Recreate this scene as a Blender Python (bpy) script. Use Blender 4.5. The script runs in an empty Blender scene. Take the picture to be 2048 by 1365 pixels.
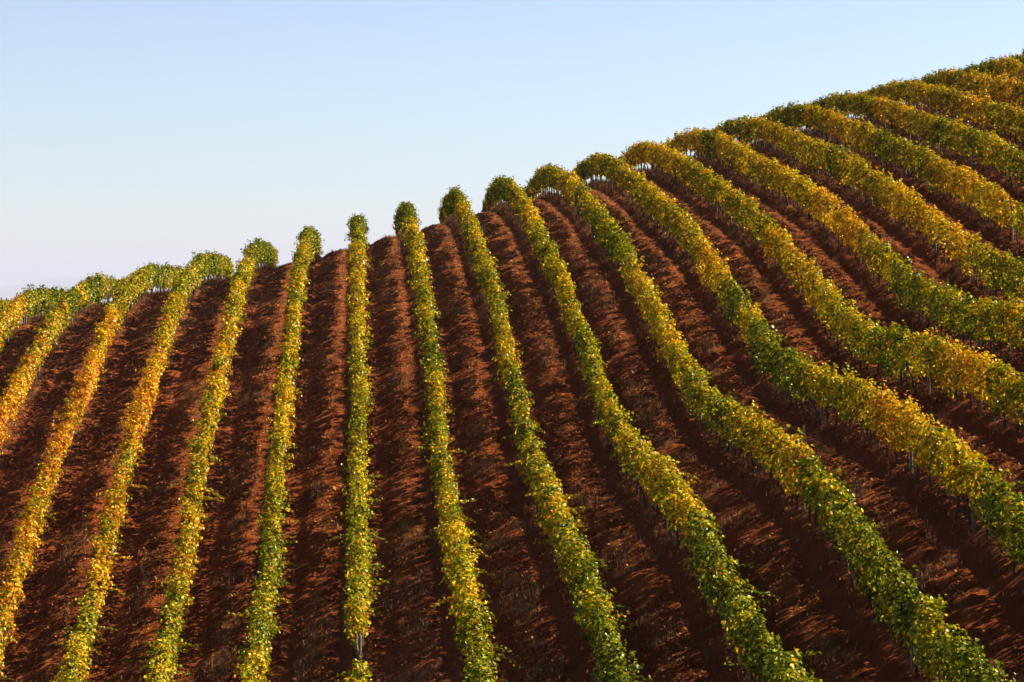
import bpy, math, random
import numpy as np

# ------------------------------------------------------------------ camera, sky, sun, exposure
scene = bpy.context.scene
SUN_EL, SUN_BACK = 38.0, 14.0          # sun: from the right of the rows, a little beyond them
cam_d = bpy.data.cameras.new("camera")
cam = bpy.data.objects.new("camera", cam_d)
scene.collection.objects.link(cam)
FPX = 5000.0                            # focal length in pixels of a 2048 px wide picture
YAW = math.atan2(1024 - 716, FPX)
PITCH = -math.atan2(682.5 - 620, FPX)
cam.location = (0, 0, 0)
cam.rotation_euler = (math.pi / 2 + PITCH, 0, -YAW)
cam_d.sensor_width = 36
cam_d.lens = 36 * FPX / 2048
cam_d.clip_start = 0.5
cam_d.clip_end = 150000
scene.camera = cam

w = bpy.data.worlds.new("World"); scene.world = w
w.use_nodes = True
wn, wl = w.node_tree.nodes, w.node_tree.links
bg = wn["Background"]
sky = wn.new("ShaderNodeTexSky")
sky.sky_type = 'NISHITA'; sky.sun_disc = False
sky.sun_elevation = math.radians(SUN_EL)
sky.sun_rotation = math.radians(90 - SUN_BACK)
sky.air_density = 1.0; sky.dust_density = 0.4; sky.ozone_density = 3.2; sky.altitude = 300
gam = wn.new("ShaderNodeGamma"); gam.inputs[1].default_value = 1.6
wl.new(sky.outputs[0], gam.inputs[0]); hs = wn.new("ShaderNodeHueSaturation"); hs.inputs["Saturation"].default_value = 0.8
wl.new(gam.outputs[0], hs.inputs["Color"]); mu = wn.new("ShaderNodeMix"); mu.data_type = 'RGBA'; mu.blend_type = 'MULTIPLY'; mu.inputs[0].default_value = 1.0
mu.inputs[7].default_value = (0.91, 0.905, 0.91, 1)
wl.new(hs.outputs[0], mu.inputs[6]); wl.new(mu.outputs[2], bg.inputs[0])
bg.inputs[1].default_value = 0.0150

sun_d = bpy.data.lights.new("sun", 'SUN')
sun_d.energy = 5.0; sun_d.angle = math.radians(0.5); sun_d.color = (1.0, 0.87, 0.66)
sun = bpy.data.objects.new("sun", sun_d); scene.collection.objects.link(sun)
az = math.radians(SUN_BACK); el = math.radians(SUN_EL)
to_sun = (math.cos(el) * math.cos(az), math.cos(el) * math.sin(az), math.sin(el))
from mathutils import Vector
sun.rotation_euler = Vector(to_sun).to_track_quat('Z', 'Y').to_euler()
sun.location = (60, 100, 60)

vs = scene.view_settings
vs.view_transform = 'Standard'; vs.look = 'None'; vs.gamma = 1; vs.use_curve_mapping = False
vs.exposure = 2.05
scene.render.engine = 'CYCLES'
cy = scene.cycles
cy.max_bounces = 6; cy.diffuse_bounces = 1; cy.glossy_bounces = 2; cy.transmission_bounces = 4
cy.volume_bounces = 1; cy.transparent_max_bounces = 8
cy.sample_clamp_indirect = 4.0

rng = np.random.default_rng(7)
random.seed(7)

# ------------------------------------------------------------------ helpers
def tag(o, label=None, cat=None, group=None, kind=None):
    if label: o["label"] = label
    if cat: o["category"] = cat
    if group: o["group"] = group
    if kind: o["kind"] = kind
    return o

def link(o, parent=None):
    scene.collection.objects.link(o)
    if parent: o.parent = parent
    return o

def mesh_np(name, co, quads=None, tris=None, mat=None, face_col=None, smooth=False):
    """one mesh from numpy arrays"""
    me = bpy.data.meshes.new(name)
    loops = []; starts = []; n = 0
    if quads is not None and len(quads):
        q = np.asarray(quads, np.int32); loops.append(q.ravel()); starts.append(n + 4 * np.arange(len(q))); n += q.size
    if tris is not None and len(tris):
        t = np.asarray(tris, np.int32); loops.append(t.ravel()); starts.append(n + 3 * np.arange(len(t))); n += t.size
    loops = np.concatenate(loops).astype(np.int32); starts = np.concatenate(starts).astype(np.int32)
    me.vertices.add(len(co)); me.vertices.foreach_set("co", np.asarray(co, np.float32).ravel())
    me.loops.add(len(loops)); me.loops.foreach_set("vertex_index", loops)
    me.polygons.add(len(starts)); me.polygons.foreach_set("loop_start", starts)
    if smooth: me.polygons.foreach_set("use_smooth", np.ones(len(starts), bool))
    me.update(calc_edges=True)
    if face_col is not None:
        a = me.attributes.new("tint", 'FLOAT_COLOR', 'FACE')
        c = np.ones((len(starts), 4), np.float32); c[:, :3] = face_col
        a.data.foreach_set("color", c.ravel())
    if mat: me.materials.append(mat)
    return me

def obj(name, me, parent=None):
    return link(bpy.data.objects.new(name, me), parent)

def empty(name, loc):
    o = bpy.data.objects.new(name, None); o.empty_display_size = 0.3; o.location = loc
    return link(o)

_tab = np.random.default_rng(3).random(65536)
def hash2(ix, iy, seed=0):
    h = (ix.astype(np.int64) * 73856093) ^ (iy.astype(np.int64) * 19349663) ^ (seed * 83492791)
    return _tab[(h ^ (h >> 13)) & 65535]
def noise2(x, y, seed=0):
    x, y = np.broadcast_arrays(np.asarray(x, float), np.asarray(y, float))
    ix = np.floor(x); iy = np.floor(y); fx = x - ix; fy = y - iy
    fx = fx * fx * (3 - 2 * fx); fy = fy * fy * (3 - 2 * fy)
    ix = ix.astype(np.int64); iy = iy.astype(np.int64)
    a = hash2(ix, iy, seed); b = hash2(ix + 1, iy, seed); c = hash2(ix, iy + 1, seed); d = hash2(ix + 1, iy + 1, seed)
    return ((a * (1 - fx) + b * fx) * (1 - fy) + (c * (1 - fx) + d * fx) * fy) * 2 - 1
def noise1(x, seed=0): return noise2(x, np.zeros_like(x) + 0.5, seed)
def sstep(a, b, x):
    t = np.clip((x - a) / (b - a), 0, 1); return t * t * (3 - 2 * t)
def unit(v): return v / np.maximum(np.linalg.norm(v, axis=-1, keepdims=True), 1e-9)

# ------------------------------------------------------------------ terrain
# heights (cm) of the hillside: one line per vine row direction (2.5 m apart), a node every 3 m up the slope
SP = 2.5
X0, DX, NX = -30.0, 2.5, 33
Y0, DY, NY = 21.0, 3.0, 61
HILL = np.array([int(t) for t in """-2478 -2443 -2408 -2372 -2336 -2299 -2261 -2221 -2178 -2132 -2081 -2024 -1958 -1882 -1794 -1694 -1582 -1462 -1339 -1218 -1103 -995 -898 -810 -733 -668 -614 -567 -524 -482 -444 -416 -399 -393 -395 -401 -408 -414 -420 -423 -425 -450 -499 -572 -670 -793 -941 -1114 -1311 -1534 -1781 -2053 -2351 -2648 -2945 -3242 -3539 -3836 -4133 -4430 -4727
-2382 -2347 -2312 -2276 -2241 -2204 -2167 -2128 -2086 -2042 -1993 -1939 -1877 -1805 -1721 -1624 -1515 -1397 -1276 -1157 -1044 -940 -845 -758 -682 -617 -563 -516 -473 -429 -389 -359 -342 -336 -338 -344 -350 -355 -360 -362 -363 -388 -436 -509 -607 -729 -877 -1050 -1247 -1469 -1717 -1989 -2286 -2583 -2880 -3177 -3474 -3771 -4068 -4365 -4662
-2286 -2251 -2216 -2181 -2145 -2109 -2073 -2034 -1994 -1952 -1905 -1854 -1795 -1727 -1648 -1554 -1448 -1332 -1213 -1096 -986 -885 -792 -706 -631 -566 -512 -466 -422 -377 -334 -302 -285 -279 -281 -287 -292 -296 -299 -301 -301 -325 -373 -446 -543 -666 -813 -986 -1183 -1405 -1652 -1924 -2221 -2518 -2815 -3112 -3409 -3706 -4003 -4300 -4597
-2190 -2155 -2120 -2085 -2050 -2014 -1978 -1941 -1902 -1861 -1817 -1768 -1713 -1650 -1575 -1485 -1382 -1268 -1149 -1035 -928 -831 -740 -656 -580 -516 -462 -415 -372 -325 -278 -245 -228 -222 -225 -230 -234 -237 -239 -240 -239 -263 -310 -383 -480 -602 -749 -922 -1119 -1341 -1588 -1860 -2157 -2454 -2751 -3047 -3344 -3641 -3938 -4235 -4532
-2094 -2059 -2024 -1989 -1954 -1919 -1884 -1847 -1809 -1770 -1727 -1681 -1630 -1571 -1501 -1417 -1316 -1204 -1086 -973 -871 -777 -690 -606 -530 -467 -411 -364 -321 -272 -222 -189 -171 -166 -169 -173 -175 -177 -179 -179 -177 -200 -247 -319 -416 -538 -685 -857 -1054 -1276 -1523 -1795 -2092 -2389 -2686 -2983 -3279 -3576 -3873 -4170 -4467
-1998 -1963 -1928 -1893 -1859 -1824 -1789 -1753 -1716 -1677 -1637 -1593 -1546 -1492 -1428 -1348 -1251 -1141 -1022 -912 -813 -725 -641 -559 -483 -420 -361 -312 -270 -220 -165 -133 -116 -110 -113 -116 -116 -117 -118 -117 -115 -137 -184 -256 -353 -475 -621 -793 -990 -1212 -1459 -1731 -2027 -2324 -2621 -2918 -3214 -3511 -3808 -4105 -4401
-1902 -1867 -1832 -1797 -1763 -1728 -1693 -1658 -1622 -1585 -1545 -1504 -1460 -1412 -1353 -1279 -1186 -1078 -958 -851 -757 -673 -595 -514 -438 -376 -313 -259 -215 -164 -110 -80 -63 -55 -56 -59 -57 -57 -56 -55 -52 -74 -121 -192 -289 -411 -557 -729 -926 -1148 -1394 -1666 -1963 -2259 -2556 -2853 -3150 -3446 -3743 -4040 -4336
-1806 -1771 -1736 -1701 -1666 -1632 -1598 -1563 -1528 -1491 -1452 -1413 -1372 -1329 -1278 -1209 -1120 -1016 -895 -792 -703 -623 -551 -473 -399 -336 -266 -204 -152 -103 -59 -31 -14 -1 2 0 4 5 6 8 11 -10 -57 -128 -225 -347 -493 -665 -862 -1083 -1330 -1601 -1898 -2195 -2491 -2788 -3085 -3381 -3678 -3975 -4271
-1709 -1674 -1640 -1605 -1570 -1536 -1502 -1467 -1433 -1396 -1358 -1319 -1282 -1243 -1199 -1137 -1054 -954 -832 -736 -650 -574 -506 -435 -371 -301 -223 -153 -102 -56 -18 13 35 52 60 59 65 67 69 72 75 54 7 -65 -161 -283 -429 -601 -797 -1019 -1265 -1537 -1833 -2130 -2427 -2723 -3020 -3316 -3613 -3909 -4206
-1613 -1578 -1543 -1508 -1474 -1439 -1405 -1371 -1337 -1301 -1262 -1224 -1188 -1153 -1117 -1063 -986 -889 -776 -685 -601 -527 -459 -392 -336 -261 -179 -108 -64 -18 17 51 81 105 117 118 127 131 134 137 140 118 71 0 -97 -218 -365 -536 -733 -954 -1201 -1472 -1769 -2065 -2362 -2658 -2955 -3251 -3548 -3844 -4141
-1517 -1482 -1447 -1412 -1377 -1343 -1309 -1275 -1241 -1205 -1166 -1126 -1091 -1059 -1027 -984 -920 -829 -727 -643 -560 -484 -412 -343 -289 -218 -141 -75 -30 17 52 88 128 158 176 182 191 197 200 202 204 182 135 64 -33 -154 -301 -472 -668 -890 -1136 -1408 -1704 -2000 -2297 -2593 -2890 -3186 -3483 -3779 -4076
-1421 -1386 -1351 -1316 -1281 -1246 -1212 -1178 -1144 -1109 -1068 -1026 -991 -961 -933 -898 -847 -768 -680 -597 -514 -437 -363 -290 -233 -167 -99 -38 8 57 93 131 177 213 235 247 257 263 266 268 269 246 200 128 32 -90 -236 -407 -604 -825 -1071 -1343 -1639 -1936 -2232 -2528 -2825 -3121 -3418 -3714 -4011
-1325 -1290 -1255 -1219 -1184 -1149 -1114 -1081 -1048 -1012 -970 -923 -888 -860 -835 -806 -764 -697 -620 -540 -457 -379 -304 -232 -172 -112 -52 5 54 104 143 185 231 268 295 311 323 330 333 334 334 311 264 192 96 -25 -172 -343 -539 -760 -1007 -1278 -1574 -1871 -2167 -2463 -2760 -3056 -3353 -3649 -3946
-1229 -1194 -1159 -1123 -1088 -1052 -1017 -984 -950 -916 -872 -820 -784 -756 -733 -709 -674 -618 -551 -476 -393 -315 -242 -171 -108 -53 -1 54 105 156 199 244 288 326 355 376 390 397 400 400 398 375 328 257 160 39 -107 -278 -474 -696 -942 -1213 -1510 -1806 -2102 -2399 -2695 -2991 -3288 -3584 -3880
-1134 -1098 -1063 -1027 -992 -956 -921 -886 -853 -819 -774 -717 -680 -652 -631 -610 -582 -535 -476 -408 -328 -251 -180 -112 -45 8 55 108 159 214 260 307 348 384 415 439 455 464 467 465 462 439 392 321 225 104 -42 -213 -410 -631 -877 -1148 -1445 -1741 -2037 -2334 -2630 -2926 -3223 -3519 -3815
-1038 -1003 -967 -932 -896 -860 -825 -791 -753 -718 -672 -611 -573 -546 -527 -511 -489 -451 -398 -337 -263 -187 -117 -49 21 74 116 168 218 275 326 370 409 443 475 501 519 529 533 530 525 502 456 385 289 169 22 -149 -345 -566 -812 -1084 -1380 -1676 -1972 -2269 -2565 -2861 -3158 -3454 -3750
-943 -907 -872 -836 -800 -765 -729 -698 -656 -604 -551 -495 -463 -437 -419 -407 -391 -361 -316 -260 -190 -114 -46 23 97 149 191 238 283 336 390 430 468 503 535 562 581 593 598 594 586 566 521 450 354 233 87 -84 -280 -501 -748 -1019 -1315 -1611 -1908 -2204 -2500 -2796 -3092 -3389 -3685
-848 -812 -777 -741 -705 -670 -635 -602 -558 -494 -444 -398 -369 -342 -324 -314 -301 -279 -241 -183 -113 -40 24 91 163 215 263 308 348 395 442 481 521 560 593 622 642 657 661 655 647 630 585 515 419 298 152 -19 -215 -436 -683 -954 -1250 -1546 -1843 -2139 -2435 -2731 -3027 -3324 -3620
-753 -717 -682 -646 -611 -575 -540 -504 -458 -396 -349 -315 -291 -257 -237 -227 -217 -199 -169 -110 -42 30 93 156 223 274 325 370 411 452 496 534 576 616 652 682 703 721 724 719 713 696 651 580 484 363 217 46 -150 -372 -618 -889 -1185 -1482 -1778 -2074 -2370 -2666 -2962 -3258 -3555
-658 -623 -587 -552 -516 -480 -445 -407 -360 -303 -260 -230 -206 -174 -152 -139 -130 -117 -90 -37 23 93 158 217 280 330 383 430 474 515 558 598 639 680 717 747 768 786 791 788 787 764 717 646 550 428 282 111 -86 -307 -553 -824 -1121 -1417 -1713 -2009 -2305 -2601 -2897 -3193 -3489
-564 -528 -493 -457 -422 -386 -349 -310 -265 -214 -173 -145 -120 -91 -69 -55 -47 -35 -8 36 86 149 215 272 333 382 438 486 535 577 620 663 705 746 783 812 833 851 856 856 858 832 784 712 615 493 347 175 -21 -242 -488 -760 -1056 -1352 -1648 -1944 -2240 -2536 -2832 -3128 -3424
-470 -434 -399 -363 -328 -292 -255 -215 -171 -126 -88 -59 -35 -9 12 26 35 47 71 108 152 207 270 326 386 440 496 543 589 634 679 725 769 810 849 880 900 915 920 920 923 897 849 777 680 558 411 240 44 -178 -424 -695 -991 -1287 -1583 -1879 -2175 -2471 -2767 -3063 -3359
-376 -340 -305 -270 -234 -198 -161 -122 -80 -38 -3 25 49 73 92 106 116 128 150 182 221 271 329 386 447 498 550 601 648 696 740 787 833 872 913 945 964 971 977 980 985 961 914 841 744 622 476 305 108 -113 -359 -630 -926 -1222 -1518 -1814 -2110 -2406 -2702 -2998 -3294
-282 -247 -212 -176 -141 -105 -68 -29 10 49 82 109 133 154 172 185 196 208 227 256 292 338 392 448 507 558 610 666 714 762 807 853 897 935 978 1007 1018 1019 1029 1038 1046 1024 977 905 808 687 540 369 173 -48 -294 -565 -861 -1157 -1453 -1749 -2045 -2341 -2637 -2933 -3229
-188 -153 -118 -83 -48 -12 25 62 99 135 167 193 215 235 251 264 275 287 305 330 364 406 457 511 568 620 673 728 777 824 866 909 950 988 1034 1064 1068 1070 1084 1097 1106 1086 1040 969 872 751 605 433 237 16 -230 -501 -797 -1092 -1388 -1684 -1980 -2276 -2572 -2867 -3163
-95 -60 -25 10 45 80 116 152 188 221 251 276 297 316 331 343 353 365 382 406 437 476 524 576 630 682 735 789 839 884 926 966 1004 1040 1084 1122 1132 1135 1144 1156 1166 1148 1103 1032 936 815 669 498 302 81 -165 -436 -732 -1028 -1323 -1619 -1915 -2211 -2506 -2802 -3098
-2 33 67 102 137 172 207 242 276 307 335 359 379 396 410 421 431 443 459 481 510 547 592 641 693 745 798 850 899 944 985 1023 1060 1096 1139 1178 1195 1200 1206 1217 1227 1210 1165 1095 999 878 733 562 366 145 -101 -371 -667 -963 -1258 -1554 -1850 -2146 -2441 -2737 -3033
91 125 160 195 229 263 298 331 363 393 420 442 461 477 489 500 510 521 536 556 584 619 661 708 758 809 860 912 960 1004 1044 1082 1118 1155 1196 1234 1254 1263 1269 1279 1289 1272 1227 1157 1062 942 796 626 430 210 -36 -307 -602 -898 -1194 -1489 -1785 -2081 -2376 -2672 -2968
184 218 252 286 321 354 388 420 451 479 504 525 542 557 569 578 587 598 612 631 657 690 730 775 823 873 923 973 1020 1063 1103 1141 1177 1214 1254 1290 1313 1325 1332 1342 1351 1334 1290 1220 1125 1005 860 690 494 274 28 -242 -538 -833 -1129 -1424 -1720 -2015 -2311 -2607 -2902
276 310 344 378 412 445 477 508 538 564 588 608 624 637 648 657 665 675 688 707 731 762 799 842 888 937 986 1034 1080 1123 1162 1200 1236 1274 1312 1346 1371 1385 1395 1404 1413 1396 1352 1283 1188 1068 924 754 558 338 93 -177 -473 -768 -1064 -1359 -1655 -1950 -2246 -2542 -2837
368 402 436 470 503 535 567 597 624 650 672 690 705 717 727 735 743 752 764 781 804 834 869 910 954 1001 1049 1096 1141 1183 1222 1260 1296 1333 1370 1404 1429 1446 1457 1466 1476 1458 1414 1345 1251 1132 987 817 622 402 157 -113 -408 -704 -999 -1294 -1590 -1885 -2181 -2476 -2772
461 495 528 561 594 625 656 685 711 735 756 773 787 798 807 814 821 829 840 856 878 905 939 978 1020 1065 1112 1157 1201 1243 1282 1319 1356 1393 1429 1462 1488 1506 1518 1529 1538 1521 1477 1408 1314 1195 1051 881 686 467 222 -48 -344 -639 -934 -1229 -1525 -1820 -2116 -2411 -2707
553 587 620 653 685 716 745 773 798 820 840 856 868 878 886 892 898 906 916 931 951 977 1009 1045 1086 1130 1175 1219 1262 1303 1342 1379 1416 1452 1488 1520 1546 1566 1580 1591 1600 1583 1540 1471 1377 1258 1114 945 750 531 286 16 -279 -574 -869 -1164 -1460 -1755 -2051 -2346 -2641""".split()], float).reshape(NX, NY) / 100.0
def _cr(t):
    return (-.5*t+t*t-.5*t**3, 1-2.5*t*t+1.5*t**3, .5*t+2*t*t-1.5*t**3, -.5*t*t+.5*t**3)
def hill_z(x, y):
    x, y = np.broadcast_arrays(np.asarray(x, float), np.asarray(y, float))
    a = np.clip((x - X0) / DX, 0, NX - 1.0001); b = np.clip((y - Y0) / DY, 0, NY - 1.0001)
    i = a.astype(int); j = b.astype(int); wi = _cr(a - i); wj = _cr(b - j)
    z = np.zeros(x.shape)
    for p in range(4):
        ii = np.clip(i + p - 1, 0, NX - 1)
        for q in range(4):
            z += wi[p] * wj[q] * HILL[ii, np.clip(j + q - 1, 0, NY - 1)]
    # beyond the surveyed slope the land sinks to the plain
    d = np.hypot(np.maximum(np.maximum(X0 - x, x - (X0 + DX * (NX - 1))), 0), np.maximum(np.maximum(Y0 - y, y - (Y0 + DY * (NY - 1))), 0))
    s = sstep(0, 400, d)
    return z * (1 - s) - 62 * s
def furrow(x):
    """distance (m) to the right of the vine row on the left, 0..SP"""
    return np.mod(x, SP)
def ground_z(x, y, fine=True):
    z = hill_z(x, y)
    near = 1 - sstep(0, 6, np.maximum(np.maximum(-24 - x, x - 44), np.maximum(28 - y, y - 158)))
    t = furrow(x + 0.05 * noise1(y * 0.35, 5))
    dr = np.minimum(t, SP - t)
    rel = 0.10 * np.exp(-(dr / 0.34) ** 2)                                  # raised strip under the vines
    tr = np.exp(-((t - 0.70) / 0.17) ** 2) + np.exp(-((t - 2.06) / 0.17) ** 2)      # wheel tracks
    rel = rel - 0.075 * tr + 0.03 * np.exp(-((t - 1.38) / 0.35) ** 2)
    if fine:
        rough = np.clip(1.0 - 0.8 * tr, 0.12, 1)
        rel = rel + rough * (0.06 * noise2(x * 2.1, y * 2.1, 11) + 0.038 * noise2(x * 5.3, y * 4.1, 12)
                             + 0.028 * np.abs(noise2(x * 9.5, y * 8.0, 13)))
        rel = rel + 0.012 * tr * np.sin(y * 2 * np.pi / 0.28 + 4 * np.abs(t - 1.38)) * (0.4 + 0.6 * noise1(y * 0.4, 21))
    return z + rel * near

# ------------------------------------------------------------------ materials
def new_mat(name):
    m = bpy.data.materials.new(name); m.use_nodes = True
    nt = m.node_tree; nt.nodes.clear()
    out = nt.nodes.new("ShaderNodeOutputMaterial")
    return m, nt, out
def N(nt, t, **kw):
    n = nt.nodes.new(t)
    for k, v in kw.items(): setattr(n, k, v)
    return n
def math_node(nt, op, a=None, b=None, c=None, clamp=False):
    n = nt.nodes.new("ShaderNodeMath"); n.operation = op; n.use_clamp = clamp
    for i, v in enumerate((a, b, c)):
        if v is None: continue
        if isinstance(v, (int, float)): n.inputs[i].default_value = v
        else: nt.links.new(v, n.inputs[i])
    return n.outputs[0]
def mix_col(nt, fac, a, b, mode='MIX'):
    n = nt.nodes.new("ShaderNodeMix"); n.data_type = 'RGBA'; n.blend_type = mode
    for sock, v in ((n.inputs[0], fac), (n.inputs[6], a), (n.inputs[7], b)):
        if isinstance(v, (int, float)): sock.default_value = v
        elif isinstance(v, tuple): sock.default_value = (*v, 1) if len(v) == 3 else v
        else: nt.links.new(v, sock)
    return n.outputs[2]
def ramp(nt, fac, stops):
    n = nt.nodes.new("ShaderNodeValToRGB"); cr = n.color_ramp
    while len(cr.elements) < len(stops): cr.elements.new(0.5)
    for e, (p, c) in zip(cr.elements, stops):
        e.position = p; e.color = (*c, 1)
    nt.links.new(fac, n.inputs[0]); return n.outputs[0]
def noise_tex(nt, vec, scale, detail=3, rough=0.55):
    n = nt.nodes.new("ShaderNodeTexNoise"); n.inputs["Scale"].default_value = scale
    n.inputs["Detail"].default_value = detail; n.inputs["Roughness"].default_value = rough
    nt.links.new(vec, n.inputs["Vector"]); return n.outputs["Fac"]

def leaf_material():
    m, nt, out = new_mat("vine_leaf")
    at = N(nt, "ShaderNodeAttribute", attribute_name="tint")
    geo = N(nt, "ShaderNodeNewGeometry")
    mott = noise_tex(nt, geo.outputs["Position"], 38.0, 2)
    c = mix_col(nt, 1.0, at.outputs["Color"], ramp(nt, mott, [(0.3, (0.78, 0.78, 0.7)), (0.7, (1.15, 1.12, 1.0))]), 'MULTIPLY')
    under = mix_col(nt, 0.15, c, (0.13, 0.12, 0.04))
    c2 = mix_col(nt, geo.outputs["Backfacing"], c, under)
    dif = N(nt, "ShaderNodeBsdfDiffuse"); tr = N(nt, "ShaderNodeBsdfTranslucent")
    nt.links.new(c2, dif.inputs[0])
    ct = N(nt, "ShaderNodeHueSaturation"); ct.inputs["Saturation"].default_value = 1.12; ct.inputs["Value"].default_value = 1.15
    nt.links.new(c, ct.inputs["Color"]); nt.links.new(ct.outputs[0], tr.inputs[0])
    mx = N(nt, "ShaderNodeMixShader"); mx.inputs[0].default_value = 0.19
    nt.links.new(dif.outputs[0], mx.inputs[1]); nt.links.new(tr.outputs[0], mx.inputs[2])
    gl = N(nt, "ShaderNodeBsdfGlossy"); gl.inputs["Roughness"].default_value = 0.25
    fr = N(nt, "ShaderNodeLayerWeight"); fr.inputs["Blend"].default_value = 0.12
    mx2 = N(nt, "ShaderNodeMixShader")
    nt.links.new(math_node(nt, 'MULTIPLY_ADD', fr.outputs["Facing"], 0.018, 0.007), mx2.inputs[0])
    nt.links.new(mx.outputs[0], mx2.inputs[1]); nt.links.new(gl.outputs[0], mx2.inputs[2])
    nt.links.new(mx2.outputs[0], out.inputs[0])
    return m

def soil_material():
    m, nt, out = new_mat("red_soil")
    geo = N(nt, "ShaderNodeNewGeometry"); P = geo.outputs["Position"]
    sep = N(nt, "ShaderNodeSeparateXYZ"); nt.links.new(P, sep.inputs[0])
    big = noise_tex(nt, P, 0.35, 3); mid = noise_tex(nt, P, 3.0, 4); fine = noise_tex(nt, P, 22.0, 3, 0.65); grit = noise_tex(nt, P, 60.0, 2, 0.7)
    soil = ramp(nt, mid, [(0.25, (0.042, 0.0072, 0.0015)), (0.5, (0.094, 0.0182, 0.0031)), (0.78, (0.175, 0.042, 0.0080))])
    soil = mix_col(nt, math_node(nt, 'MULTIPLY', fine, 0.55), soil, (0.125, 0.028, 0.0047))
    patch = noise_tex(nt, P, 0.8, 3, 0.6)
    soil = mix_col(nt, 1.0, soil, ramp(nt, patch, [(0.32, (0.62, 0.62, 0.64)), (0.66, (1.22, 1.22, 1.2))]), 'MULTIPLY')
    dry = math_node(nt, 'MULTIPLY_ADD', sep.outputs[1], 1 / 45.0, -80 / 45.0, clamp=True)          # paler towards the crest, painted in to brighten its sunlit strips
    soil = mix_col(nt, math_node(nt, 'MULTIPLY', dry, 0.38), soil, (0.24, 0.088, 0.036))
    # dry mulch: pale straw crumbs, thicker in the middle strip and under the vines
    t = math_node(nt, 'FLOORED_MODULO', sep.outputs[0], SP)
    d_mid = math_node(nt, 'ABSOLUTE', math_node(nt, 'SUBTRACT', t, 1.37))
    row_strip = math_node(nt, 'SMOOTHSTEP', d_mid, 0.85, 1.15) if False else None
    mid_strip = math_node(nt, 'SUBTRACT', 1.0, math_node(nt, 'DIVIDE', d_mid, 0.55, clamp=True), clamp=True)
    row_s = math_node(nt, 'DIVIDE', math_node(nt, 'SUBTRACT', d_mid, 0.8), 0.35, clamp=True)
    strip = math_node(nt, 'ADD', math_node(nt, 'MULTIPLY', mid_strip, 0.8), math_node(nt, 'MULTIPLY', row_s, 0.7))
    m1 = math_node(nt, 'MULTIPLY', strip, math_node(nt, 'MULTIPLY_ADD', big, 1.6, -0.25, clamp=True))
    thr = math_node(nt, 'SUBTRACT', 0.72, math_node(nt, 'MULTIPLY', m1, 0.26))
    crumbs = math_node(nt, 'MULTIPLY', math_node(nt, 'SUBTRACT', grit, thr), 9.0, clamp=True)
    col = mix_col(nt, math_node(nt, 'MULTIPLY', m1, 0.6), soil, (0.24, 0.080, 0.022))  # mulch tone, lightened further to lift the sunlit strip between rows
    col = mix_col(nt, math_node(nt, 'MULTIPLY', crumbs, 0.8), col, (0.27, 0.135, 0.05))
    def band(c, wd): return math_node(nt, 'SUBTRACT', 1.0, math_node(nt, 'DIVIDE', math_node(nt, 'ABSOLUTE', math_node(nt, 'SUBTRACT', t, c)), wd, clamp=True), clamp=True)
    trk = math_node(nt, 'MAXIMUM', band(0.70, 0.26), band(2.06, 0.26))
    col = mix_col(nt, math_node(nt, 'MULTIPLY', math_node(nt, 'POWER', trk, 0.7), math_node(nt, 'MULTIPLY_ADD', big, 1.2, 0.0, clamp=True)), col, (0.145, 0.041, 0.012))
    b = N(nt, "ShaderNodeBsdfPrincipled"); b.inputs["Roughness"].default_value = 0.95
    b.inputs["Specular IOR Level"].default_value = 0.03
    nt.links.new(col, b.inputs["Base Color"])
    bump = N(nt, "ShaderNodeBump"); bump.inputs["Strength"].default_value = 0.9; bump.inputs["Distance"].default_value = 0.045
    lump = noise_tex(nt, P, 9.0, 2, 0.5)
    nt.links.new(math_node(nt, 'MULTIPLY_ADD', lump, 1.1, math_node(nt, 'MULTIPLY_ADD', grit, 0.35, fine)), bump.inputs["Height"])
    nt.links.new(bump.outputs[0], b.inputs["Normal"])
    nt.links.new(b.outputs[0], out.inputs[0])
    return m

def rough_mat(name, c1, c2, scale, rough=0.9, stretch=(1, 1, 1), bump_d=0.005):
    m, nt, out = new_mat(name)
    tc = N(nt, "ShaderNodeTexCoord"); mp = N(nt, "ShaderNodeMapping")
    mp.inputs["Scale"].default_value = stretch
    nt.links.new(tc.outputs["Object"], mp.inputs[0])
    f = noise_tex(nt, mp.outputs[0], scale, 4, 0.6)
    col = ramp(nt, f, [(0.3, c1), (0.7, c2)])
    b = N(nt, "ShaderNodeBsdfPrincipled"); b.inputs["Roughness"].default_value = rough
    nt.links.new(col, b.inputs["Base Color"])
    bp = N(nt, "ShaderNodeBump"); bp.inputs["Distance"].default_value = bump_d
    nt.links.new(f, bp.inputs["Height"]); nt.links.new(bp.outputs[0], b.inputs["Normal"])
    nt.links.new(b.outputs[0], out.inputs[0])
    return m

def tint_mat(name, trans=0.25):
    m, nt, out = new_mat(name)
    at = N(nt, "ShaderNodeAttribute", attribute_name="tint")
    d = N(nt, "ShaderNodeBsdfDiffuse"); t = N(nt, "ShaderNodeBsdfTranslucent"); mx = N(nt, "ShaderNodeMixShader")
    mx.inputs[0].default_value = trans
    for n in (d, t): nt.links.new(at.outputs["Color"], n.inputs[0])
    nt.links.new(d.outputs[0], mx.inputs[1]); nt.links.new(t.outputs[0], mx.inputs[2])
    nt.links.new(mx.outputs[0], out.inputs[0])
    return m

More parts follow.
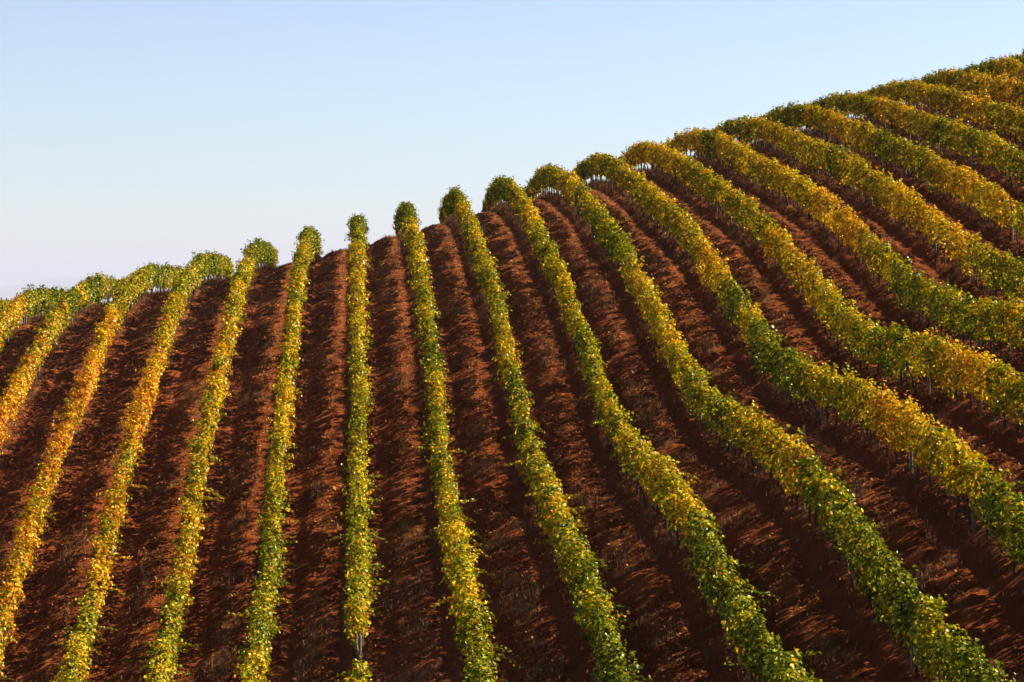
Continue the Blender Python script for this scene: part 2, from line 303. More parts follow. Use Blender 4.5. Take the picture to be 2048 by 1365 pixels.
M_LEAF = leaf_material(); M_SOIL = soil_material()
M_BARK = rough_mat("vine_bark", (0.014, 0.008, 0.005), (0.055, 0.029, 0.016), 18, 0.95, (3, 3, 0.6), 0.01)
M_POST = rough_mat("weathered_wood", (0.065, 0.040, 0.024), (0.17, 0.11, 0.065), 14, 0.85, (4, 4, 0.35), 0.004)
M_WIRE = rough_mat("galvanised_wire", (0.30, 0.30, 0.31), (0.5, 0.5, 0.5), 30, 0.4)
M_HOSE = rough_mat("grey_hose", (0.05, 0.045, 0.05), (0.10, 0.09, 0.09), 6, 0.3)
M_GRASS = tint_mat("dry_grass", 0.3)
M_HILLS = rough_mat("mountain_scrub", (0.05, 0.065, 0.05), (0.10, 0.10, 0.075), 0.004, 0.95)

# ------------------------------------------------------------------ ground sheet
def axis(fine_lo, fine_hi, step, far_lo, far_hi):
    mid = np.arange(fine_lo, fine_hi + 1e-6, step)
    def grow(start, end):
        r = []; s = step; p = start; sg = 1 if end > start else -1
        while (end - p) * sg > 0:
            s = s * 1.35; p = p + sg * s; r.append(p)
        return r
    return np.array(sorted(grow(fine_lo, far_lo) + list(mid) + grow(fine_hi, far_hi)))
def ground_sheet():
    gx = axis(-19, 34, 0.085, -40000, 40000)
    # the near foot of the slope is seen closest: finer steps there
    y = 38.0; ymid = []
    while y < 146: ymid.append(y); y += 0.085 + 0.00045 * (y - 38)
    ymid = np.array(ymid)
    ya = axis(30, 38, 0.3, -3000, 38.0); ya = ya[ya < 37.9]
    yb = axis(146, 146.0, 0.3, 146, 55000); yb = yb[yb > 146.2]
    gy = np.concatenate([ya, ymid, yb])
    X, Y = np.meshgrid(gx, gy, indexing='ij')
    Zg = ground_z(X, Y)
    far = np.hypot(X, Y)
    Zg = Zg - 0 * far
    nx, ny = X.shape
    co = np.stack([X, Y, Zg], -1).reshape(-1, 3)
    i = np.arange(nx - 1)[:, None] * ny + np.arange(ny - 1)[None, :]
    q = np.stack([i, i + ny, i + ny + 1, i + 1], -1).reshape(-1, 4)
    o = obj("ground", mesh_np("ground", co, quads=q, mat=M_SOIL, smooth=True))
    return tag(o, "red brown tilled soil of the vineyard hillside between the vine rows", "ground", kind="structure")
ground_sheet()

# far mountains, 45 km beyond the crest
def mountains():
    S = 2.5; xs = np.linspace(-14000, 2500, 420); ys = np.linspace(15500, 21500, 60)
    X, Y = np.meshgrid(xs, ys, indexing='ij')
    prof = np.interp(xs, [-14000, -9500, -7000, -5200, -4000, -2900, -2560, -2350, -2200, -2050, -1930, -1700, -1300, -900, 0, 2500],
                         [120, 260, 330, 240, 200, 155, 158, 190, 222, 236, 236, 190, 110, 40, 10, 0])
    ridge = np.exp(-((ys - 18000) / 1500.0) ** 2)
    H = prof[:, None] * ridge[None, :]
    H = H * (1 + 0.22 * noise2(X / 700, Y / 700, 31) * (1 - ridge[None, :]) + 0.03 * noise2(X / 140, Y / 140, 32))
    co = np.stack([X * S, Y * S, H * S - 66 + 60 * ridge[None, :] * (prof[:, None] > 30)], -1).reshape(-1, 3)
    nx, ny = X.shape
    i = np.arange(nx - 1)[:, None] * ny + np.arange(ny - 1)[None, :]
    q = np.stack([i, i + ny, i + ny + 1, i + 1], -1).reshape(-1, 4)
    o = obj("mountains", mesh_np("mountains", co, quads=q, mat=M_HILLS, smooth=True))
    return tag(o, "faint blue mountain ridge on the far left horizon", "mountains", kind="structure")
mountains()

# ------------------------------------------------------------------ vine rows
# leaf colours
C_GREEN = np.array([[0.062, 0.0845, 0.0035], [0.0957, 0.1183, 0.0044], [0.1408, 0.1521, 0.0053], [0.0394, 0.0563, 0.0035]])
C_LIME = np.array([[0.228, 0.228, 0.006], [0.324, 0.27, 0.006], [0.18, 0.198, 0.006]])
C_YELLOW = np.array([[0.5292, 0.3402, 0.006], [0.63, 0.378, 0.006], [0.4788, 0.2709, 0.006]])
C_ORANGE = np.array([[0.506, 0.198, 0.006], [0.462, 0.143, 0.006], [0.396, 0.099, 0.007]])
C_RED = np.array([[0.217, 0.0217, 0.0074], [0.155, 0.031, 0.0093]])
# how far autumn has gone over the slope, with the crest's unlit faces put in as greener leaves: (row, metres up the slope, yellowness, orangeness)
AUTUMN_SHADE = np.array([
 (-7,125,.45,.1),(-6,110,.70,.4),(-6,116,.25,.1),(-6,124,.12,.1),(-5,92,.80,.5),(-5,104,.62,.3),(-5,112,.28,.1),(-5,120,.10,.1),(-4,75,.75,.5),(-4,88,.88,.8),(-4,100,.75,.5),(-4,110,.35,.2),(-4,118,.10,.1),
 (-3,65,.50,.2),(-3,75,.72,.5),(-3,88,.80,.6),(-3,100,.62,.3),(-3,111,.38,.1),(-3,120,.08,.1),(-2,62,.38,.1),(-2,75,.55,.5),(-2,88,.72,.5),(-2,105,.6,.3),(-2,123,.05,.1),
 (-1,58,.66,.2),(-1,66,.42,.1),(-1,80,.62,.3),(-1,95,.68,.3),(-1,112,.6,.3),(-1,124,.05,.1),(0,53,.4,.2),(0,58,.72,.2),(0,70,.46,.2),(0,85,.45,.1),(0,98,.66,.3),(0,106,.78,.4),(0,124,.05,.1),
 (1,50,.30,.1),(1,62,.42,.2),(1,74,.62,.2),(1,88,.42,.3),(1,102,.66,.3),(1,115,.60,.2),(1,124,.08,.1),(2,47,.22,.0),(2,58,.48,.2),(2,66,.66,.3),(2,80,.42,.2),(2,95,.52,.2),(2,112,.58,.2),(2,126,.06,.1),
 (3,43,.14,.0),(3,50,.30,.1),(3,60,.70,.4),(3,66,.66,.3),(3,80,.50,.2),(3,95,.5,.2),(3,110,.66,.3),(3,125,.4,.2),(4,40,.12,.0),(4,47,.22,.1),(4,58,.60,.4),(4,70,.35,.1),(4,82,.58,.2),(4,97,.35,.1),(4,115,.68,.3),(4,130,.55,.3),
 (5,46,.18,.0),(5,52,.32,.1),(5,58,.82,.5),(5,64,.62,.3),(5,72,.28,.1),(5,80,.32,.1),(5,88,.82,.4),(5,98,.55,.3),(5,112,.70,.3),(5,128,.5,.4),(6,56,.70,.3),(6,62,.78,.4),(6,68,.32,.1),(6,75,.5,.2),(6,86,.86,.6),(6,98,.6,.3),(6,115,.66,.3),(6,130,.58,.5),
 (7,64,.68,.3),(7,72,.45,.1),(7,80,.48,.2),(7,88,.84,.5),(7,100,.58,.3),(7,115,.66,.4),(7,130,.62,.5),(8,74,.35,.1),(8,84,.80,.4),(8,92,.80,.5),(8,102,.5,.2),(8,115,.55,.4),(8,130,.4,.3),(9,84,.66,.3),(9,93,.80,.4),(9,102,.4,.2),(9,114,.56,.4),(9,130,.3,.3),
 (10,94,.5,.3),(10,104,.42,.3),(10,116,.66,.4),(10,130,.25,.2),(11,100,.5,.3),(11,112,.5,.4),(11,130,.35,.4),(12,112,.72,.5),(12,122,.6,.4),(12,132,.35,.3),(13,122,.6,.5),(13,130,.22,.2),(14,128,.2,.2)], float)
def autumn(k, y):
    d2 = ((k - AUTUMN_SHADE[:, 0])[None, :] * 5.0) ** 2 + (y[:, None] - AUTUMN_SHADE[None, :, 1]) ** 2
    wt = 1.0 / (d2 + 9.0) ** 1.6
    wt /= wt.sum(1, keepdims=True)
    return wt @ AUTUMN_SHADE[:, 2], wt @ AUTUMN_SHADE[:, 3]

def pick(pal, n): return pal[rng.integers(0, len(pal), n)]
def leaf_colours(k, s, shade_in):
    """colour of each leaf, from the vine it grows on and chance"""
    n = len(s)
    yb, ob = autumn(k, s)
    vine = noise1(s / 1.15 + 17.3 * k, 41) * 0.34 + noise1(s / 3.1 + 9.1 * k, 42) * 0.30
    f = yb + np.interp(k, [-4, -2, 2, 6], [0.10, 0.0, 0.0, 0.10]) + vine + 0.24 * rng.standard_normal(n)
    col = pick(C_GREEN, n)
    col = np.where((f > 0.38)[:, None], pick(C_LIME, n), col)
    col = np.where((f > 0.76)[:, None], pick(C_YELLOW, n), col)
    og = ob + np.interp(k, [-4, -2], [0.12, 0.0]) + 0.25 * noise1(s / 1.7 + 3.3 * k, 43) + 0.28 * rng.standard_normal(n)
    col = np.where(((og > 0.62) & (f > 0.45))[:, None], pick(C_ORANGE, n), col)
    col = np.where((rng.random(n) < 0.010)[:, None], pick(C_RED, n), col)
    return col * (1 + 0.16 * rng.standard_normal(n))[:, None].clip(0.6, 1.4)

LEAF2 = None
def leaves_mesh(name, pos, nrm, tip, size, col, slim):
    """a leaf is two folded halves about its midrib, broad near the stalk, with a drawn-out tip"""
    n = len(pos)
    nrm = unit(nrm); tip = unit(tip - (tip * nrm).sum(1, keepdims=True) * nrm); side = np.cross(nrm, tip)
    fold = rng.uniform(0.02, 0.30, n)[:, None]; curl = rng.uniform(-0.12, 0.25, n)[:, None]
    L = size[:, None]; Wd = L * rng.uniform(0.48, 0.62, n)[:, None] * slim[:, None]
    def pt(a, b, c): return pos + tip * L * a + side * Wd * b + nrm * L * c
    v = np.stack([pt(-.45, 0, 0), pt(-.50, -.62, fold), pt(.08, -.98, fold * 1.3), pt(.22, -.48, fold * .6 - curl * .3), pt(.58, 0, -curl),
                  pt(.22, .48, fold * .6 - curl * .3), pt(.08, .98, fold * 1.3), pt(-.50, .62, fold)], 1)
    v = v + rng.normal(0, 0.045, v.shape) * L[:, None, :]
    b = (np.arange(n) * 8)[:, None]
    q = np.concatenate([np.stack([b + 0, b + 3, b + 2, b + 1], -1).reshape(-1, 4), np.stack([b + 0, b + 7, b + 6, b + 5], -1).reshape(-1, 4),
                        np.stack([b + 0, b + 5, b + 4, b + 3], -1).reshape(-1, 4)])
    fc = np.concatenate([col, col, col])
    return mesh_np(name, v.reshape(-1, 3), quads=q, mat=M_LEAF, face_col=fc)

GAPS = {0: [(54.9, 60.6)]}                 # a missing vine at the foot of the straight row
def row_x(k, y): return k * SP + 0.05 * noise1(y * 0.12 + 31 * k, 51) + 0.05 * noise1(y * 0.45 + 7 * k, 52)

def foliage(k, ya, yb, root):
    px_m = 5000 / 80.0
    per_m = 700
    Lr = yb - ya
    n = int(Lr * per_m)
    s = rng.uniform(ya, yb, n)
    near = np.clip(75 / s, 0.75, 1.5)
    th = rng.uniform(0, 2 * np.pi, n)
    # canopy outline: lumps per vine, ragged top and skirt
    vn = noise1(s / 1.1 + 13.7 * k, 61); v2 = noise1(s / 0.42 + 5.1 * k, 62)
    v3 = noise1(s / 0.55 + 4.4 * k, 73)
    top = 1.46 + np.interp(k, [1, 5], [0.0, 0.05]) + 0.16 * vn + 0.15 * np.maximum(v2, -0.5) + 0.14 * v3 + 0.07 * noise1(s / 0.2 + 3 * k, 72)
    low = 1 - sstep(112, 124, s)
    bot = 0.63 - (0.06 if k < 3 else -0.03) * (1 - sstep(68, 88, s)) - low * np.interp(k, [0, 4], [0.04, 0.11]) + 0.15 * noise1(s / 0.8 + 3.9 * k, 63) + 0.12 * noise1(s / 0.3 + 2.2 * k, 64)
    # long hanging skirts here and there
    bot = bot - 0.28 * sstep(0.45, 0.85, noise1(s / 1.6 + 8.8 * k, 65))
    wR = 0.20 + 0.11 * v3 + 0.15 * noise1(s / 0.9 + 1.7 * k, 66) + 0.08 * v2
    wL = 0.20 + 0.15 * noise1(s / 0.9 + 6.3 * k, 67) + 0.08 * noise1(s / 0.4 + 2.9 * k, 68)
    clump = noise2(s / 0.33 + 40 * k, th * 1.9, 69) * 0.24
    rr = 1.0 - np.abs(rng.normal(0, 0.22, n)) + clump + 0.30 * rng.random(n) ** 6
    inner = rng.random(n) < 0.22
    rr = np.where(inner, rng.uniform(0.15, 0.8, n), rr)
    ct, st = np.cos(th), np.sin(th)
    sx = np.sign(ct) * np.abs(ct) ** 0.75; sz = np.sign(st) * np.abs(st) ** 0.75
    zc = (top + bot) / 2; hz = (top - bot) / 2
    half = np.maximum(np.where(ct > 0, wR, wL), 0.07)
    half = half * np.interp(k, [3, 7], [1.0, 1.2])
    # a touch narrower towards the skirt
    half = half * (1 - 0.18 * np.clip(-sz, 0, 1))
    x = row_x(k, s) + half * sx * rr
    h = zc + hz * sz * rr
    keep = (noise2(s / 0.24 + 11 * k, th * 2.3, 70) > -0.45) | inner
    thru = noise2(s / 0.42 + 23 * k, h / 0.32, 74) + 0.45 * noise1(s / 1.4 + 5 * k, 76)                     # holes right through the hedge
    keep &= ~((thru > 0.66) & (rng.random(n) < 0.9))
    thin = noise1(s / 1.3 + 21 * k, 71) < -0.62
    keep &= ~(thin & (rng.random(n) < 0.6))
    for a, b in GAPS.get(k, []): keep &= ~((s > a) & (s < b - 1.7 * np.clip(h - 0.6, 0, 1)))
    x, h, s, th, ct, st, near = (q[keep] for q in (x, h, s, th, ct, st, near)); n = len(s)
    pos = np.stack([x, s, hill_z(x * 0 + k * SP, s) + h], 1)
    nrm = np.stack([ct * 0.9, 0.45 * rng.standard_normal(n), st * 0.7 + 0.55], 1) + 0.42 * rng.standard_normal((n, 3))
    tip = np.stack([ct * 0.6, 0.5 * rng.standard_normal(n), -0.9 + 0 * ct], 1) + 0.35 * rng.standard_normal((n, 3))
    size = rng.uniform(0.045, 0.102, n) * np.where(s > 95, 1.12, 1.0)
    col = leaf_colours(k, s, None)
    parts = [(pos, nrm, tip, size, col, np.ones(n))]
    # short leafy twigs all over give the hedge its lumps
    nt = int(Lr * 7.5); m = 24
    ty = rng.uniform(ya, yb, nt); ta = rng.uniform(-0.5, np.pi + 0.5, nt) - 0.0
    okg = np.ones(nt, bool)
    for a, b in GAPS.get(k, []): okg &= ~((ty > a - .1) & (ty < b + .1))
    okg &= noise1(ty / 0.55 + 3.7 * k, 75) > -0.35
    ty, ta = ty[okg], ta[okg]; nt = len(ty)
    b0 = np.stack([row_x(k, ty) + 0.17 * np.cos(ta), ty, hill_z(k * SP + 0 * ty, ty) + 1.08 + 0.34 * np.sin(ta) * np.where(np.sin(ta) < 0, 1.25, 1.0)], 1)
    dr = unit(np.stack([np.cos(ta), rng.normal(0, .6, nt), np.sin(ta) * 1.0 + rng.normal(0, .35, nt)], 1)) * (.03 + .38 * rng.random(nt) ** 2.0)[:, None]
    tt = np.linspace(.3, 1, m)
    tp = (b0[:, None, :] + dr[:, None, :] * tt[None, :, None] + rng.normal(0, .058, (nt, m, 3))).reshape(-1, 3)
    tn = np.repeat(np.stack([np.cos(ta) * .7, 0 * ta, np.sin(ta) * .7 + .5], 1), m, 0) + .5 * rng.standard_normal((nt * m, 3))
    tl = np.repeat(dr * 2, m, 0) + np.array([0, 0, -.5]) + .35 * rng.standard_normal((nt * m, 3))
    parts.append((tp, tn, tl, rng.uniform(.042, .095, nt * m), leaf_colours(k, np.repeat(ty, m), None), np.ones(nt * m)))
    # shoots that stick out of the hedge
    ns = int(Lr * 1.15); 
    for q in range(ns):
        y0 = rng.uniform(ya, yb)
        if any(a - .2 < y0 < b + .2 for a, b in GAPS.get(k, [])): continue
        up = rng.random() < (0.45 if y0 < 85 else 0.85)
        sd = 1 if rng.random() < 0.72 else -1
        Ls = rng.uniform(0.10, 0.30) if up else rng.uniform(0.2, 0.70 if y0 < 80 else 0.3)
        Ls += 0.12; m = max(6, int(Ls / 0.016)); tt = np.linspace(0, 1, m)
        if up:
            d0 = np.array([rng.normal(0, .35), rng.normal(0, .35), 1.0]); st0 = np.array([rng.uniform(-.18, .18), 0, 1.30])
        else:
            d0 = np.array([sd * 1.0, rng.normal(0, .35), rng.uniform(-0.1, .45)]); st0 = np.array([sd * 0.16, 0, rng.uniform(0.90, 1.38)])
        d0 /= np.linalg.norm(d0)
        droop = rng.uniform(0.1, 0.5) * Ls
        bx = row_x(k, np.array([y0]))[0]
        p = np.array([bx, y0, 0]) + st0 + tt[:, None] * d0 * Ls
        p[:, 2] += -droop * tt ** 2 + hill_z(k * SP, p[:, 1])
        dv = np.diff(p, axis=0); sl = np.linalg.norm(dv, axis=1)
        parts.append(((p[1:] + p[:-1]) / 2, np.tile([0.0, 0.2, 1.0], (m - 1, 1)), dv, sl * 1.1, np.tile([0.09, 0.055, 0.018], (m - 1, 1)), np.full(m - 1, 0.30)))
        p = p + rng.normal(0, 0.022, p.shape)
        sz_ = rng.uniform(0.06, 0.11, m) * (1 - 0.45 * tt)
        nn = np.array([0, 0, 1.0]) + 0.55 * rng.standard_normal((m, 3))
        tp = np.stack([d0[0] * .6 + 0 * tt, d0[1] + rng.normal(0, .7, m), -0.5 + 0 * tt], 1) + 0.3 * rng.standard_normal((m, 3))
        parts.append((p, nn, tp, sz_, leaf_colours(k, np.full(m, y0), None), np.ones(m)))
    pos, nrm, tip, size, col, slim = (np.concatenate([p[i] for p in parts]) for i in range(6))
    base = np.array(root.location)
    me = leaves_mesh("foliage", pos - base, nrm, tip, size, col, slim)
    return obj("foliage", me, root)

def tube(path, rad, sides=6):
    path = np.asarray(path, float); n = len(path)
    t = unit(np.gradient(path, axis=0)); ref = np.array([0.0, 1.0, 0.0]) if abs(t[0, 1]) < .8 else np.array([1.0, 0, 0])
    a = unit(np.cross(t, ref)); b = np.cross(t, a)
    ang = np.linspace(0, 2 * np.pi, sides, endpoint=False)
    r = np.broadcast_to(np.asarray(rad, float), (n,))[:, None, None]
    v = path[:, None, :] + r * (a[:, None, :] * np.cos(ang)[None, :, None] + b[:, None, :] * np.sin(ang)[None, :, None])
    i = np.arange(n - 1)[:, None] * sides; j = np.arange(sides)[None, :]; j2 = (j + 1) % sides
    q = np.stack([i + j, i + j2, i + sides + j2, i + sides + j], -1).reshape(-1, 4)
    return v.reshape(-1, 3), q
def join(parts):
    vs, qs, o = [], [], 0
    for v, q in parts: vs.append(v); qs.append(q + o); o += len(v)
    return np.concatenate(vs), np.concatenate(qs)

def trunk_mesh(i):
    r = np.random.default_rng(100 + i)
    zz = np.linspace(-0.12, 0.78, 9)
    lx, ly = r.normal(0, .08), r.normal(0, .15)
    p = np.stack([lx * (zz / .78) + np.cumsum(r.normal(0, .014, 9)), ly * (zz / .78) + np.cumsum(r.normal(0, .02, 9)), zz], 1)
    p[:, :2] -= p[1, :2]
    rad = np.linspace(0.034, 0.020, 9) * (1 + 0.15 * r.standard_normal(9)).clip(.7, 1.4); rad[-1] = .02
    parts = [tube(p, rad, 7)]
    for sg in (-1, 1):
        m = 5; tt = np.linspace(0, 1, m)
        q = p[-2] + np.stack([r.normal(0, .02, m), sg * tt * r.uniform(.35, .5), .02 + tt * .12 + r.normal(0, .015, m)], 1)
        parts.append(tube(q, np.linspace(.02, .010, m), 5))
    v, q = join(parts)
    return mesh_np("trunk", v, quads=q, mat=M_BARK, smooth=True)
TRUNKS = [trunk_mesh(i) for i in range(9)]

def post_mesh(i):
    r = np.random.default_rng(200 + i)
    zz = np.array([-0.25, 0.0, 0.35, 0.75, 1.00, 1.25, 1.285, 1.30])
    h = 1.0 + r.normal(0, .02)
    lean = r.normal(0, .018, 2)
    p = np.stack([zz * lean[0], zz * lean[1], zz * h], 1)
    rad = np.array([.040, .040, .039, .038, .038, .037, .033, .002])
    v, q = tube(p, rad, 10)
    v[:, :2] += r.normal(0, .0012, (len(v), 2))
    return mesh_np("post", v, quads=q, mat=M_POST, smooth=True)
POSTS = [post_mesh(i) for i in range(5)]

def line_part(name, k, ya, yb, off, h, rad, mat, sag, root, sides=5):
    y = np.arange(ya, yb, 0.5)
    x = row_x(k, y) + off
    z = hill_z(k * SP + 0 * y, y) + h + sag * noise1(y * 0.5 + k * 3, 81)
    v, q = tube(np.stack([x, y, z], 1) - np.array(root.location), rad, sides)
    return obj(name, mesh_np(name, v, quads=q, mat=mat, smooth=True), root)

ROWS = {   # row number: (start, end) metres up the slope, label
 -7: (111.5, 146.0, 'outermost vine row at the far left edge, only its green top showing on the crest'),
 -6: (94.5, 146.0, 'short sixth vine row left of the straight one, beside the blue mountain'),
 -5: (78.0, 146.0, 'fifth vine row left of the straight one, golden yellow below the crest'),
 -4: (61.0, 146.0, 'vivid orange vine row, fourth left of the straight one'),
 -3: (58.5, 146.0, 'third vine row left of the straight one, a hump on the crest'),
 -2: (55.5, 146.0, 'second vine row left of the straight upright one, narrowing halfway down'),
 -1: (51.5, 146.0, 'vine row just left of the straight upright one, bright yellow at its foot'),
 0: (48.0, 146.0, 'vine row running straight uphill, broken near its foot by a gap showing bare posts'),
 1: (44.5, 146.0, 'slightly slanting vine row just right of the straight upright one'),
 2: (41.0, 146.0, 'second vine row right of the straight one, curving to green at the bottom edge'),
 3: (37.5, 146.0, 'third vine row right of the straight one, yellow where it bends'),
 4: (33.5, 146.0, 'fourth vine row right of the straight one, arching over the crest'),
 5: (31.0, 146.0, 'fifth vine row right of the straight one, winding down the slope'),
 6: (40.0, 146.0, 'sixth vine row right of the straight one, golden at the right edge'),
 7: (49.0, 146.0, 'seventh vine row right of the straight one, levelling out at the right edge'),
 8: (58.0, 146.0, 'eighth vine row right of the straight one, leaving past the right edge'),
 9: (67.0, 146.0, 'ninth vine row right of the straight one, golden on the upper slope'),
 10: (76.0, 146.0, 'tenth vine row right of the straight one, dark green on the crest'),
 11: (85.0, 146.0, 'eleventh vine row right of the straight one, mixed green and amber, high on the right'),
 12: (94.0, 146.0, 'bright amber vine row, third from the top right corner'),
 13: (103.5, 146.0, 'vine row second from the top right corner, dark green at the crest'),
 14: (112.5, 146.0, 'topmost short vine row in the upper right corner, dark green against the sky'),
}
POST_AT = {5: 50.2, 0: 57.5}
for k, (ya, yb, label) in ROWS.items():
    yc = ya + 1.0
    root = empty("vine_row", (k * SP, yc, float(hill_z(k * SP, yc))))
    tag(root, label, "vine row", "vine rows over the hillside")
    base = np.array(root.location)
    foliage(k, ya, yb, root)
    line_part("trellis_wire", k, ya, yb, 0.0, 0.70, 0.004, M_WIRE, 0.01, root, 4)
    line_part("drip_hose", k, ya, yb, 0.07, 0.58, 0.0075, M_HOSE, 0.035, root)
    step = 5.58
    y = POST_AT.get(k, ya + (k * 1.37) % step)
    while y - step > ya + .3: y -= step
    i = 0
    posts = []
    while y < yb:
        posts.append(y)
        o = obj("post", POSTS[(i + k) % 5], root)
        x = float(row_x(k, np.array([y]))[0])
        o.location = np.array([x, y, float(hill_z(k * SP, y))]) - base
        o.rotation_euler = (0, 0, random.uniform(0, 6.28))
        y += step; i += 1
    if k == 0:
        o = obj("post", POSTS[2], root); o.scale = (0.6, 0.6, 0.98)
        o.location = np.array([0.10, 58.0, float(hill_z(0.0, 58.0))]) - base
    y = ya + 0.4; i = 0
    vine_n = 0
    while y < yb - 0.2 and vine_n < 100:
        yy = y + random.gauss(0, .07)
        if min(abs(yy - p) for p in posts) > 0.16 and not any(a < yy < b for a, b in GAPS.get(k, [])):
            o = obj("trunk", TRUNKS[random.randrange(9)], root)
            x = float(row_x(k, np.array([yy]))[0])
            o.location = np.array([x, yy, float(hill_z(k * SP, yy))]) - base
            o.rotation_euler = (0, 0, random.choice((0, math.pi)) + random.gauss(0, .2))
            o.scale = (1, 1, random.uniform(.92, 1.06))
            vine_n += 1
        y += 1.12

# ------------------------------------------------------------------ dry grass, leaf litter and clods
def in_view(x, y, m=3.0):
    """ground the photograph covers, with a margin to step aside"""
    return (x > -0.156 * y - m) & (x < 0.286 * y + m)
def blades_mesh(name, px, py, hgt, lean_amt, width, pal, cat_label, jit=1.0):
    n = len(px)
    a = rng.uniform(0, 2 * np.pi, n); ln = np.abs(rng.normal(0, lean_amt, n)) * hgt
    bx, by = np.cos(a), np.sin(a)
    wx, wy = -np.sin(a) * width, np.cos(a) * width
    g = ground_z(px, py) - 0.01
    P0 = np.stack([px - wx, py - wy, g], 1); P1 = np.stack([px + wx, py + wy, g], 1)
    mx, my = px + bx * ln * .35, py + by * ln * .35
    M0 = np.stack([mx - wx * .7, my - wy * .7, g + hgt * .6], 1); M1 = np.stack([mx + wx * .7, my + wy * .7, g + hgt * .6], 1)
    T = np.stack([px + bx * ln, py + by * ln, g + hgt * np.sqrt(np.clip(1 - (ln / hgt) ** 2 * .5, .2, 1))], 1)
    v = np.stack([P0, P1, M1, M0, T], 1).reshape(-1, 3)
    b = np.arange(n) * 5
    q = np.stack([b, b + 1, b + 2, b + 3], 1); t = np.stack([b + 3, b + 2, b + 4], 1)
    col = pick(pal, n) * rng.uniform(.7, 1.25, (n, 1))
    me = mesh_np(name, v, quads=q, tris=t, mat=M_GRASS, face_col=np.concatenate([col, col]))
    o = obj(name, me)
    return tag(o, cat_label, "grass", kind="stuff")
STRAW = np.array([[0.15, 0.072, 0.036], [0.11, 0.050, 0.026], [0.19, 0.105, 0.055], [0.085, 0.036, 0.018], [0.06, 0.024, 0.013]])
# weeds under the vines
gx, gy = [], []
for k, (ya, yb, _) in ROWS.items():
    n = int((yb - ya) * 24)
    ty = rng.uniform(ya, yb, n); tx = k * SP + rng.normal(0, .20, n)
    dens = 0.9 * noise1(ty * .5 + k * 5, 91) + 0.20 + 0.012 * (ty - 85)
    ok = rng.random(n) < np.clip(dens, .12, 1); tx, ty = tx[ok], ty[ok]
    m = 11
    gx.append((tx[:, None] + rng.normal(0, .05, (len(tx), m))).ravel()); gy.append((ty[:, None] + rng.normal(0, .05, (len(tx), m))).ravel())
gx = np.concatenate(gx); gy = np.concatenate(gy)
blades_mesh("dry_grass", gx, gy, rng.uniform(.06, .20, len(gx)) + .22 * rng.random(len(gx)) ** 2, .85, .0045, STRAW, "dry pinkish grass and weeds in strips under the vine rows")
# weeds in the middle of each lane, near foot of the slope mostly
n = 60000
cy_ = rng.uniform(38, 132, n); lane = rng.integers(-8, 15, n); cx_ = (lane + .55) * SP + rng.normal(0.0, .28, n)
pat = noise2(cx_ * .55, cy_ * .55, 92) + 0.25 * noise2(cx_ * 2, cy_ * 2, 93)
ok = in_view(cx_, cy_) & (pat > 0.15 + 0.007 * (cy_ - 50)) & (rng.random(n) < .7)
cx_, cy_ = cx_[ok], cy_[ok]
m = 10
wx_ = (cx_[:, None] + rng.normal(0, .05, (len(cx_), m))).ravel(); wy_ = (cy_[:, None] + rng.normal(0, .05, (len(cx_), m))).ravel()
PALE = np.vstack([STRAW * 2.0, [[0.08, 0.08, 0.025], [0.30, 0.19, 0.09], [0.26, 0.15, 0.07]]])
blades_mesh("lane_weeds", wx_, wy_, rng.uniform(.05, .28, len(wx_)), .8, .0055, PALE, "low straw coloured weeds along the middle of the soil lanes")

def litter():
    n = 1300000
    y = rng.uniform(38, 134, n); x = rng.uniform(-22, 40, n)
    t = furrow(x); tr = np.exp(-((t - 0.70) / 0.17) ** 2) + np.exp(-((t - 2.06) / 0.17) ** 2)
    ok = in_view(x, y, 2) & (rng.random(n) > .85 * tr) & (rng.random(n) < .45 + .8 * np.exp(-((t - 1.5) / .42) ** 2)) & (noise2(x * .8, y * .8, 95) + .5 * rng.standard_normal(n) > -0.1)
    x, y = x[ok], y[ok]; n = len(x)
    a = rng.uniform(0, 2 * np.pi, n); L = rng.uniform(.016, .045, n) * (1 + .5 * rng.random(n) ** 4); Wd = L * rng.uniform(.25, .8, n)
    z = ground_z(x, y) + rng.uniform(.004, .02, n)
    d = np.stack([np.cos(a), np.sin(a), rng.normal(.25, .45, n)], 1) * L[:, None]
    s = np.stack([-np.sin(a), np.cos(a), rng.normal(0, .45, n)], 1) * Wd[:, None]
    c = np.stack([x, y, z + np.abs(d[:, 2]) * .6], 1)
    v = np.stack([c - d, c - s * .9, c + d, c + s], 1).reshape(-1, 3)
    q = (np.arange(n) * 4)[:, None] + np.arange(4)[None, :]
    pal = np.array([[0.286, 0.124, 0.046], [0.3, 0.15, 0.06], [0.169, 0.046, 0.013], [0.312, 0.098, 0.019], [0.221, 0.072, 0.023], [0.36, 0.22, 0.1], [0.13, 0.039, 0.013]])
    col = pick(pal, n) * rng.uniform(.7, 1.2, (n, 1))
    o = obj("fallen_leaves", mesh_np("fallen_leaves", v, quads=q, mat=M_GRASS, face_col=col))
    tag(o, "dry leaf litter and straw scraps scattered over the red soil", "leaf litter", kind="stuff")
litter()

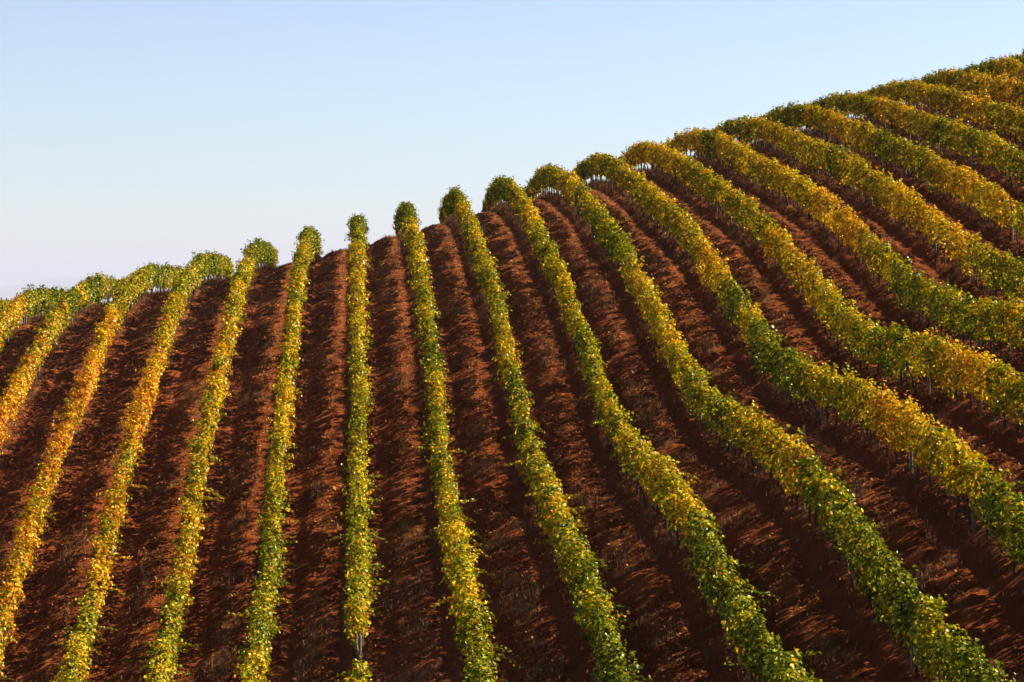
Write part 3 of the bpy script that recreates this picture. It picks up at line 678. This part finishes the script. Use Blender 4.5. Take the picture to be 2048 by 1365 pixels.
# ------------------------------------------------------------------ the air: even haze round the whole scene
def haze():
    m, nt, out = new_mat("haze")
    v = N(nt, "ShaderNodeVolumePrincipled")
    v.inputs["Color"].default_value = (0.385, 0.46, 0.62, 1); v.inputs["Density"].default_value = 5e-5; v.inputs["Anisotropy"].default_value = 0.0
    nt.links.new(v.outputs[0], out.inputs["Volume"])
    x0, x1, y0, y1, z0, z1 = -60000, 60000, -2900, 62000, -70, 900
    co = [(x, y, z) for x in (x0, x1) for y in (y0, y1) for z in (z0, z1)]
    q = [(0, 1, 3, 2), (4, 6, 7, 5), (0, 4, 5, 1), (2, 3, 7, 6), (0, 2, 6, 4), (1, 5, 7, 3)]
    o = obj("haze", mesh_np("haze", np.array(co, float), quads=q, mat=m))
    tag(o, "pale haze in the air over the plain towards the mountains", "haze", kind="stuff")
haze()

# a single tall seed plume standing in the lane behind the fourth row
def plume():
    x, y = 10.95, 61.3
    g = float(ground_z(np.array([x]), np.array([y]))[0])
    top = -2.86
    H = top - g
    root = empty("plume_grass", (x, y, g))
    tag(root, "tall beige feathery seed plume standing between two vine rows on the right", "plume grass")
    st = [tube(np.stack([np.linspace(0, .02 * c, 5), np.linspace(0, .015 * c, 5), np.linspace(-.05, H * .72, 5)], 1), .006, 5) for c in (-1, 1, 2)]
    v, q = join(st)
    obj("stem", mesh_np("stem", v, quads=q, mat=M_STRAW, smooth=True), root)
    n = 900
    t = rng.random(n); a = rng.uniform(0, 2 * np.pi, n); rad = .075 * np.sin(np.pi * np.clip(t * .92 + .08, 0, 1)) ** .8 * np.sqrt(rng.random(n)) * (1.15 - .7 * t)
    c = np.stack([rad * np.cos(a) + .02 + .05 * t, rad * np.sin(a), H * .42 + t * H * .56], 1)
    d = unit(np.stack([np.cos(a) * .5 + rng.normal(0, .2, n), np.sin(a) * .5, np.full(n, 1.0)], 1)) * rng.uniform(.03, .06, n)[:, None]
    s = unit(np.cross(d, rng.normal(0, 1, (n, 3)))) * .006
    vv = np.stack([c - d, c - s, c + d, c + s], 1).reshape(-1, 3)
    qq = (np.arange(n) * 4)[:, None] + np.arange(4)[None, :]
    col = np.array([[0.50, 0.38, 0.19]]) * rng.uniform(.7, 1.25, (n, 1))
    obj("seed_head", mesh_np("seed_head", vv, quads=qq, mat=M_GRASS, face_col=col), root)
M_STRAW = rough_mat("straw", (0.12, 0.09, 0.04), (0.24, 0.18, 0.09), 20, 0.8)
plume()
